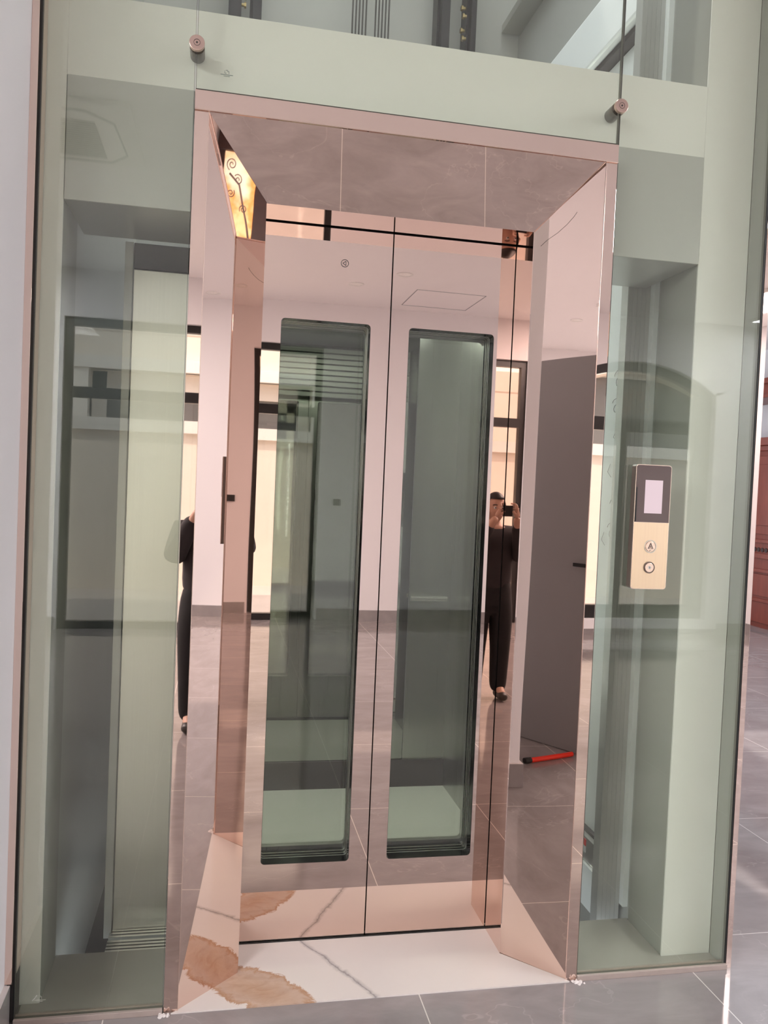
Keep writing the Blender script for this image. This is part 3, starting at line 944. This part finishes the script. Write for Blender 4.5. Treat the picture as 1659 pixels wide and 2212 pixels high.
def grout(name, cx, cy, lab, n, spread):
    s = MB()
    for k in range(n):
        x, y = cx + random.gauss(0, spread), cy + random.gauss(0, 0.005)
        r = 0.003 + random.random() * 0.006
        s.cyl((x, y, 0.0), (x + random.gauss(0, .002), y, 0.002 + random.random() * 0.006), r, 7, r * 0.4)
    tag(s.build(name, M['base_cap']), lab, 'sealant')
grout('sealant_blob', -0.105, -0.014, 'smeared pale sealant at the foot of the left portal flange', 12, 0.010)
grout('sealant_blob', 1.085, -0.014, 'smeared pale sealant at the foot of the right portal flange', 14, 0.012)

# ------------------------------------------------------------------ call panel
cp = thing('call_panel', (1.244, -0.03, 1.18), 'slim gold call panel with dark display on the right glass', 'call panel')
def rrect(cx, cz, w_, h_, r, n=6):
    out = []
    for sx, sz, a0 in ((1, 1, 0), (-1, 1, 90), (-1, -1, 180), (1, -1, 270)):
        for i in range(n + 1):
            t = math.radians(a0 + 90 * i / n)
            out.append((cx + sx * (w_ / 2 - r) + r * math.cos(t), cz + sz * (h_ / 2 - r) + r * math.sin(t)))
    return out
PX, PZ, PW, PH = 1.2425, 1.3625, 0.1135, 0.366
MB().slab([(x, -0.026, z) for x, z in rrect(PX, PZ, PW - 0.001, PH - 0.001, 0.008)], (0, 0.0245, 0)).build('case', M['panel_case'], cp)
MB().slab([(x, -0.0285, z) for x, z in rrect(PX, PZ, PW, PH, 0.009)], (0, 0.0024, 0)).build('rim', M['rose_satin'], cp)
ZS = 1.3755
def clipz(pts, lo, hi):
    return [(x, min(max(z, lo), hi)) for x, z in pts]
ip = rrect(PX, PZ, PW - 0.0036, PH - 0.0036, 0.0075)
top = [(x, z) for x, z in ip if z > ZS]
bot = [(x, z) for x, z in ip if z < ZS]
xl, xr = PX - (PW - 0.0036) / 2, PX + (PW - 0.0036) / 2
dsp = MB().slab([(x, -0.0292, z) for x, z in [(xr, ZS + 0.001)] + top + [(xl, ZS + 0.001)]], (0, 0.0008, 0)).build('display_glass', M['panel_black'], cp)
bot_l = [p for p in bot if p[0] < PX]
bot_r = [p for p in bot if p[0] >= PX]
MB().slab([(x, -0.0292, z) for x, z in [(xl, ZS)] + bot_l + bot_r + [(xr, ZS)]], (0, 0.0008, 0)).build('brushed_plate', M['gold_plate'], cp)
MB().box(1.2165, 1.2725, -0.0297, -0.0292, 1.403, 1.5005).build('screen', M['screen'], dsp)
MB().box(xl + 0.0005, xl + 0.0045, -0.0298, -0.0292, ZS + 0.003, 1.478).build('side_slot', M['black'], dsp)
btn = MB().cyl((1.242, -0.0318, 1.3055), (1.242, -0.0292, 1.3055), 0.0150, 36).build('call_button', M['rose_satin'], cp, 0.0006)
MB().ring((1.242, -0.0294, 1.3055), (0, -1, 0), 0.0168, 0.0192, 0.0016, 36).build('button_ring', M['steel'], btn)
ar = MB()
for dx in (-1, 1):
    ar.tube([(1.242 + dx * 0.0075, -0.0322, 1.2985), (1.242, -0.0322, 1.3155)], 0.0011, 6)
ar.tube([(1.242 - 0.0030, -0.0322, 1.2985), (1.242, -0.0322, 1.3085), (1.242 + 0.0030, -0.0322, 1.2985)], 0.0009, 6)
ar.box(1.2395, 1.2445, -0.0323, -0.0318, 1.2945, 1.2955).box(1.2395, 1.2405, -0.0323, -0.0318, 1.2915, 1.2955)
ar.build('up_arrow_mark', M['gap'], btn)
kl = MB().cyl((1.2415, -0.0325, 1.2435), (1.2415, -0.0292, 1.2435), 0.0140, 36).build('key_lock', M['rose_satin'], cp, 0.0008)
MB().ring((1.2415, -0.0294, 1.2435), (0, -1, 0), 0.0145, 0.0172, 0.0024, 36).build('lock_collar', M['panel_case'], kl)
MB().cyl((1.2415, -0.0332, 1.2435), (1.2415, -0.0325, 1.2435), 0.0052, 24).build('key_barrel', M['steel'], kl)
MB().box(1.2407, 1.2423, -0.0336, -0.0331, 1.2408, 1.2462).build('key_slot', M['black'], kl)

# ------------------------------------------------------------------ ceiling fittings
def downlight(x, y, lab, z=ZC):
    d = thing('downlight', (x, y, z), lab, 'ceiling light', 'round recessed ceiling downlights')
    MB().ring((x, y, z), (0, 0, -1), 0.052, 0.075, 0.006, 32).build('rim', M['plastic_white'], d)
    MB().cyl((x, y, z - 0.002), (x, y, z - 0.001), 0.052, 28).build('lens', M['lamp'], d)
    return d
dl = downlight(1.52, -4.30, 'round downlight mirrored in the right lift door')
for dx, dy, lab in ((-6.72, 1.90, 'round downlight mirrored in the right jamb'),
                    (4.7, 3.72, 'round downlight mirrored in the left jamb, over the right of the room'),
                    (-0.36, -0.5, 'round downlight behind the person, near the tall window')):
    copy_thing(dl, (dx, dy, 0), lab)
ht = MB()
hx0, hx1, hy0, hy1 = 1.75, 2.43, -5.50, -4.80
for a in ((hx0, hx1, hy0, hy0 + 0.006), (hx0, hx1, hy1 - 0.006, hy1), (hx0, hx0 + 0.006, hy0 + 0.006, hy1 - 0.006), (hx1 - 0.006, hx1, hy0 + 0.006, hy1 - 0.006)):
    ht.box(*a, ZC - 0.002, ZC - 0.0005)
struct('trim_4', ht, M['slot'])
for (x0, x1, y0, y1), lab in (((5.25, 5.9, -5.4, -3.4), 'ceiling light panel in the corner by the arched window'),
                              ((3.6, 4.9, -2.4, -0.8), 'ceiling light panel over the right side of the room'),
                              ((-4.4, -1.65, -5.2, -2.3), 'ceiling light panel over the left side of the room')):
    d = thing('ceiling_light_panel', ((x0 + x1) / 2, (y0 + y1) / 2, ZC), lab, 'ceiling light')  # fill panels added out of view to brighten the room
    MB().box(x0, x1, y0, y1, ZC - 0.030, ZC - 0.0005).build('frame', M['plastic_white'], d, 0.003)
    MB().box(x0 + 0.03, x1 - 0.03, y0 + 0.03, y1 - 0.03, ZC - 0.033, ZC - 0.0302).build('diffuser', M['panel_light'], d)
bl = thing('shaft_lamp', (1.30, 1.90, 1.4), 'upright white tube lamp on the rear wall of the lift shaft', 'lamp')  # added behind the cab to brighten the side board
MB().box(1.24, 1.36, 1.97, 1.999, 0.3, 3.0).build('housing', M['plastic_white'], bl)
tm_, tnt_, tb_ = new_mat('tube lamp glow')
tb_.inputs['Emission Color'].default_value = (0.96, 1.0, 0.98, 1)
tb_.inputs['Emission Strength'].default_value = TUBE
MB().cyl((1.30, 1.945, 0.35), (1.30, 1.945, 2.95), 0.02, 16).build('tube', tm_, bl, 0, True)
# ceiling air vent above and behind the camera, mirrored in the left glass
ac = thing('ceiling_air_vent', (-0.85, -2.55, ZC), 'white ceiling air unit with slotted grille mirrored in the left glass', 'air vent')
MB().box(-1.25, -0.52, -2.95, -2.12, ZC - 0.035, ZC - 0.0005).build('casing', M['plastic_white'], ac, 0.02)
s_ = MB()
for k in range(18):
    yy = -2.82 + k * 0.028
    s_.box(-1.12, -0.72, yy, yy + 0.014, ZC - 0.042, ZC - 0.0355)
s_.build('grille', M['slot'], ac)
pts = [(-0.60, -2.15 - 0.8 * i / 20, ZC - 0.037) for i in range(1)]
MB().tube([(-1.2, -2.2, ZC - 0.038), (-0.75, -2.2, ZC - 0.038), (-0.62, -2.32, ZC - 0.038), (-0.60, -2.75, ZC - 0.038), (-0.70, -2.88, ZC - 0.038), (-1.2, -2.90, ZC - 0.038)], 0.006, 6).build('louvre_edge', M['slot'], ac)

# wall switch on the back wall
tag(MB().box(1.165, 1.245, YB, YB + 0.012, 1.22, 1.29).build('wall_switch', M['switch'], None, 0.002), 'black switch plate on the white wall beside the tall window', 'switch')

# ------------------------------------------------------------------ door leaf ajar on the left, toned grey for shade
hx, hy = -1.66, -0.44
ex, ey = -0.88, -0.92
dd = Vector((ex - hx, ey - hy, 0))
ang = math.atan2(dd.y, dd.x)
leaf = thing('door_leaf', (hx, hy, 0.0), 'grey door leaf standing ajar, mirrored in the right jamb', 'door')
R3 = Matrix.Rotation(ang, 3, 'Z')
cen = Vector((hx, hy, 0)) + dd / 2
MB().obox((cen.x, cen.y, 1.11), (dd.length / 2, 0.02, 1.105), R3).build('leaf_board', M['leaf'], leaf, 0.002)
hn = Vector((ex, ey, 0)) - dd.normalized() * 0.10
nrm = Vector((-dd.y, dd.x, 0)).normalized()
MB().obox(tuple(hn + nrm * 0.05 + Vector((0, 0, 1.06))), (0.065, 0.008, 0.010), R3).obox(tuple(hn + dd.normalized() * 0.05 + nrm * 0.03 + Vector((0, 0, 1.06))), (0.01, 0.025, 0.010), R3).build('lever_handle', M['black'], leaf, 0.002)
rp = thing('red_pole', (-0.86, -0.72, 0.0), 'red metal pole with a black end cap lying on the floor', 'pole')
MB().tube([(-0.84, -0.54, 0.014), (-0.95, -0.80, 0.014)], 0.013, 12).build('pole_tube', M['red'], rp)
MB().tube([(-0.83, -0.515, 0.016), (-0.845, -0.55, 0.016)], 0.0155, 12).build('end_cap', M['black'], rp)

# ------------------------------------------------------------------ dark framed amber window high on the right wall
aw = thing('amber_window', (XR - 0.03, -1.8, 2.40), 'amber scrollwork glass in a dark wood frame, mirrored in the left jamb', 'window')
ay0, ay1, az0, az1 = -2.38, -1.20, 2.77, 3.20
f = MB()
f.box(XR - 0.07, XR, ay0 - 0.27, ay0, 2.40, 3.30).box(XR - 0.07, XR, ay1, ay1 + 0.15, 2.40, 3.30).box(XR - 0.07, XR, ay0, ay1, 2.40, az0).box(XR - 0.07, XR, ay0, ay1, az1, 3.30)
f.build('frame', M['wood_dark'], aw, 0.008)
MB().box(XR - 0.03, XR - 0.02, ay0, ay1, az0, az1).build('amber_glass', M['onyx'], aw)
s_ = MB()
for (cy, cz, r0, turns, ph) in ((-2.25, 3.10, 0.07, 1.7, 0.4), (-2.1, 3.00, 0.06, 1.5, 2.2), (-1.95, 3.08, 0.05, 1.6, 4.0), (-1.8, 2.90, 0.05, 1.6, 1.0), (-1.62, 3.06, 0.07, 1.7, 3.0)):
    pts = []
    for i in range(30):
        a = ph + i / 29 * turns * 2 * PI
        r = r0 * (1 - i / 34)
        pts.append((XR - 0.04, cy + r * math.cos(a), cz + r * math.sin(a)))
    s_.tube(pts, 0.006, 6)
s_.tube([(XR - 0.04, -2.15, 3.12), (XR - 0.04, -2.05, 2.98), (XR - 0.04, -1.9, 2.93), (XR - 0.04, -1.7, 2.86), (XR - 0.04, -1.5, 2.80)], 0.012, 8)
s_.build('scrollwork', plain('grey iron scrollwork', (0.25, 0.22, 0.22), 0.5), aw, 0, True)

# ------------------------------------------------------------------ red-brown cabinets in the far right room
kb = thing('wooden_cabinet', (6.2, 6.1, 0.0), 'red brown panelled wooden cabinet in the far right room', 'cabinet')
KY0, KY1 = 5.45, 6.95
MB().box(6.12, XR - 0.001, KY0, KY1, 0.06, 2.16).build('carcass', M['wood'], kb, 0.004)
MB().box(6.15, XR - 0.001, KY0 + 0.02, KY1, 0.0, 0.06).build('plinth', M['wood'], kb)
for z0, z1, dx in ((2.10, 2.19, 0.07), (2.04, 2.10, 0.04), (0.98, 1.02, 0.035), (0.80, 0.86, 0.03), (0.64, 0.68, 0.03), (0.30, 0.34, 0.02)):
    MB().box(6.12 - dx, 6.12, KY0 - 0.02, KY1, z0, z1).build('moulding', M['wood'], kb, 0.006)
s_ = MB()
for k in range(22):
    y = KY0 + 0.06 + k * 0.066
    s_.cyl((6.112, y, 0.90), (6.122, y, 0.90), 0.026, 12)
s_.build('rosette_band', M['wood_dark'], kb)
for k in range(3):
    y0 = KY0 + 0.05 + k * 0.48
    d_ = MB().box(6.10, 6.12, y0, y0 + 0.43, 1.08, 1.98).build('door', M['wood'], kb, 0.004)
    MB().box(6.085, 6.10, y0 + 0.07, y0 + 0.36, 1.18, 1.88).build('door_panel', M['wood'], d_, 0.006)
    MB().box(6.10, 6.12, y0, y0 + 0.43, 0.37, 0.62).build('drawer', M['wood'], kb, 0.004)
uc = thing('wall_cabinet', (6.3, 6.1, 2.55), 'short red brown wooden upper cabinet hung above the panelled cabinet', 'cabinet')
MB().box(6.05, XR - 0.001, KY0, KY1, 2.64, 2.86).build('carcass', M['wood'], uc, 0.004)
MB().box(6.0, 6.05, KY0, KY1, 2.80, 2.86).box(6.02, 6.05, KY0, KY1, 2.64, 2.68).build('moulding', M['wood'], uc, 0.004)

# ------------------------------------------------------------------ the person with the phone (seen only in the mirrors)
def skin_obj(name, pts, edges, mat, parent, root=0, sub=2):
    me = bpy.data.meshes.new(name)
    me.from_pydata([p[:3] for p in pts], edges, [])
    o = bpy.data.objects.new(name, me)
    COL.objects.link(o)
    me.materials.append(mat)
    sk = o.modifiers.new('skin', 'SKIN')
    sk.use_smooth_shade = True
    if not me.skin_vertices:
        bm = bmesh.new(); bm.from_mesh(me); bm.verts.layers.skin.verify(); bm.to_mesh(me); bm.free()
    for i, p in enumerate(pts):
        r = p[3] if not isinstance(p[3], tuple) else p[3]
        if name in ('jacket', 'trousers'):
            r = tuple(1.14 * q for q in r) if isinstance(r, tuple) else r * 1.14
        me.skin_vertices[0].data[i].radius = r if isinstance(r, tuple) else (r, r)
        me.skin_vertices[0].data[i].use_root = (i == root)
    s = o.modifiers.new('sub', 'SUBSURF')
    s.levels = sub
    s.render_levels = sub
    if parent is not None:
        o.parent = parent
        o.matrix_parent_inverse = parent.matrix_world.inverted()
    return o
P0 = Vector((-0.04, -2.60, 0.0))
pe = thing('person', tuple(P0), 'person in dark jacket and black trousers holding up a phone, mirrored', 'person')
def P(x, y, z, r):
    return (P0.x + x, P0.y + y, z, r)
body = [P(0, 0, 0.80, (0.13, 0.09)), P(0, 0, 0.95, (0.12, 0.085)), P(0, 0, 1.12, (0.14, 0.095)), P(0, 0, 1.225, (0.11, 0.075)), P(0, 0.01, 1.30, 0.048), P(0, 0.025, 1.37, 0.05),
        P(0.085, 0, 0.74, 0.085), P(0.095, 0.01, 0.42, 0.055), P(0.10, -0.01, 0.10, 0.038), P(0.105, 0.10, 0.035, 0.03),
        P(-0.085, 0, 0.74, 0.085), P(-0.095, 0.01, 0.42, 0.055), P(-0.10, -0.01, 0.10, 0.038), P(-0.105, 0.10, 0.035, 0.03),
        P(0.165, 0, 1.225, 0.052), P(0.205, 0.06, 1.05, 0.042), P(0.12, 0.23, 1.26, 0.033), P(0.075, 0.30, 1.36, 0.026),
        P(-0.165, 0, 1.225, 0.052), P(-0.205, 0.06, 1.05, 0.042), P(-0.12, 0.23, 1.26, 0.033), P(-0.075, 0.30, 1.36, 0.026)]
be = [(0, 1), (1, 2), (2, 3), (3, 4), (4, 5), (0, 6), (6, 7), (7, 8), (8, 9), (0, 10), (10, 11), (11, 12), (12, 13), (3, 14), (14, 15), (15, 16), (16, 17), (3, 18), (18, 19), (19, 20), (20, 21)]
skin_obj('body', body, be, M['skin'], pe)
# head
bm = bmesh.new()
bmesh.ops.create_uvsphere(bm, u_segments=28, v_segments=20, radius=1.0)
for v in bm.verts:
    x, y, z = v.co
    jaw = 1.0 - 0.28 * max(0, -z) ** 1.3
    v.co = Vector((x * 0.070 * jaw, y * 0.088 * (0.94 + 0.06 * z), z * 0.112))
    if y > 0.75:
        v.co.y *= 0.97
    if y > 0.8 and abs(x) < 0.24 and -0.45 < z < 0.12:
        v.co.y += 0.016 * (1 - abs(x) / 0.24)
hm = bpy.data.meshes.new('head'); bm.to_mesh(hm); bm.free()
for p_ in hm.polygons: p_.use_smooth = True
head = bpy.data.objects.new('head', hm); COL.objects.link(head); hm.materials.append(M['skin'])
head.parent = pe
HC = Vector((0.0, 0.045, 1.415))
head.location = HC
# (parent at P0) children use local coordinates here
def local(name, mb, mat, par=pe, smooth=True):
    o = mb.build(name, mat, None, 0, smooth)
    o.parent = par
    return o
for sx in (-1, 1):
    local('ear', MB().cyl((sx * 0.066, 0.04, 1.40), (sx * 0.078, 0.03, 1.402), 0.022, 14, 0.026), M['skin'])
    b2 = bmesh.new(); bmesh.ops.create_uvsphere(b2, u_segments=12, v_segments=8, radius=0.0105)
    mb = MB(); mb.bm.free(); mb.bm = b2
    for v in b2.verts: v.co += Vector((sx * 0.027, 0.045 + 0.073, 1.42))
    local('eye', mb, M['eye'])
    local('pupil', MB().cyl((sx * 0.027, 0.1265, 1.42), (sx * 0.027, 0.1285, 1.42), 0.0048, 12), M['hair'])
    local('eyebrow', MB().tube([(sx * 0.014, 0.128, 1.440), (sx * 0.030, 0.126, 1.444), (sx * 0.044, 0.116, 1.438)], 0.0032, 6), M['hair'])
local('mouth', MB().tube([(-0.022, 0.116, 1.362), (0, 0.1235, 1.360), (0.022, 0.116, 1.362)], 0.0045, 8), plain('lips', (0.42, 0.16, 0.14), 0.4))
bm = bmesh.new()
bmesh.ops.create_uvsphere(bm, u_segments=28, v_segments=20, radius=1.0)
kill = [v for v in bm.verts if (v.co.y > 0.45 and v.co.z < 0.52) or v.co.z < -0.55]
bmesh.ops.delete(bm, geom=kill, context='VERTS')
for v in bm.verts:
    v.co = Vector((v.co.x * 0.078, v.co.y * 0.097, v.co.z * 0.121)) + HC
mb = MB(); mb.bm.free(); mb.bm = bm
hair = local('hair', mb, M['hair'])
sd = hair.modifiers.new('solid', 'SOLIDIFY'); sd.thickness = 0.008
# jacket, trousers, shoes
jk = [P(0, 0, 0.76, (0.17, 0.13)), P(0, 0, 1.0, (0.15, 0.115)), P(0, 0, 1.13, (0.165, 0.12)), P(0, 0, 1.235, (0.125, 0.09)), P(0, 0.005, 1.30, 0.066),
      P(0.175, 0, 1.225, 0.068), P(0.215, 0.06, 1.045, 0.060), P(0.128, 0.22, 1.25, 0.046), P(0.095, 0.265, 1.315, 0.042),
      P(-0.175, 0, 1.225, 0.068), P(-0.215, 0.06, 1.045, 0.060), P(-0.128, 0.22, 1.25, 0.046), P(-0.095, 0.265, 1.315, 0.042)]
skin_obj('jacket', jk, [(0, 1), (1, 2), (2, 3), (3, 4), (3, 5), (5, 6), (6, 7), (7, 8), (3, 9), (9, 10), (10, 11), (11, 12)], M['jacket'], pe)
tr2 = [P(0, 0, 0.98, (0.135, 0.10)), P(0, 0, 0.78, (0.145, 0.11)), P(0.088, 0, 0.70, 0.098), P(0.097, 0.01, 0.42, 0.074), P(0.10, -0.01, 0.035, 0.058),
       P(-0.088, 0, 0.70, 0.098), P(-0.097, 0.01, 0.42, 0.074), P(-0.10, -0.01, 0.035, 0.058)]
skin_obj('trousers', tr2, [(0, 1), (1, 2), (2, 3), (3, 4), (1, 5), (5, 6), (6, 7)], M['trouser'], pe)
for sx in (-1, 1):
    skin_obj('shoe', [P(sx * 0.10, -0.035, 0.042, 0.040), P(sx * 0.103, 0.05, 0.040, 0.038), P(sx * 0.108, 0.14, 0.034, (0.036, 0.030))], [(0, 1), (1, 2)], M['shoe'], pe)
# hands round the phone, five fingers each
for sx in (-1, 1):
    wx = sx * 0.075
    pts = [P(wx, 0.30, 1.36, 0.022), P(wx * 0.86, 0.325, 1.40, (0.024, 0.014))]
    ed = [(0, 1)]
    for k, (dz, ln) in enumerate(((0.048, 0.9), (0.030, 1.0), (0.012, 0.95), (-0.006, 0.8))):
        b0 = len(pts)
        pts += [P(wx * 0.80, 0.330, 1.405 + dz * 0.8, 0.0085), P(wx * 0.74, 0.322 - 0.012, 1.408 + dz, 0.0080), P(wx * 0.74 - sx * 0.022 * ln, 0.305, 1.409 + dz, 0.0072), P(wx * 0.74 - sx * 0.036 * ln, 0.318, 1.409 + dz, 0.0064)]
        ed += [(1, b0), (b0, b0 + 1), (b0 + 1, b0 + 2), (b0 + 2, b0 + 3)]
    b0 = len(pts)
    pts += [P(wx * 0.72, 0.330, 1.382, 0.0105), P(wx * 0.55, 0.342, 1.392, 0.0095), P(wx * 0.42, 0.338, 1.408, 0.0085)]
    ed += [(1, b0), (b0, b0 + 1), (b0 + 1, b0 + 2)]
    skin_obj('hand', pts, ed, M['skin'], pe, 0, 1)
pe.scale = (1.0, 1.0, 0.94)
ph = thing('mobile_phone', (-0.04, -2.285, 1.285), 'dark slim phone held up by the mirrored person', 'phone')
MB().box(-0.075, 0.0, -2.283, -2.275, 1.285, 1.357).build('phone_body', M['black'], ph, 0.002)
MB().box(-0.072, -0.003, -2.2845, -2.2832, 1.288, 1.354).build('phone_screen', M['panel_black'], ph)
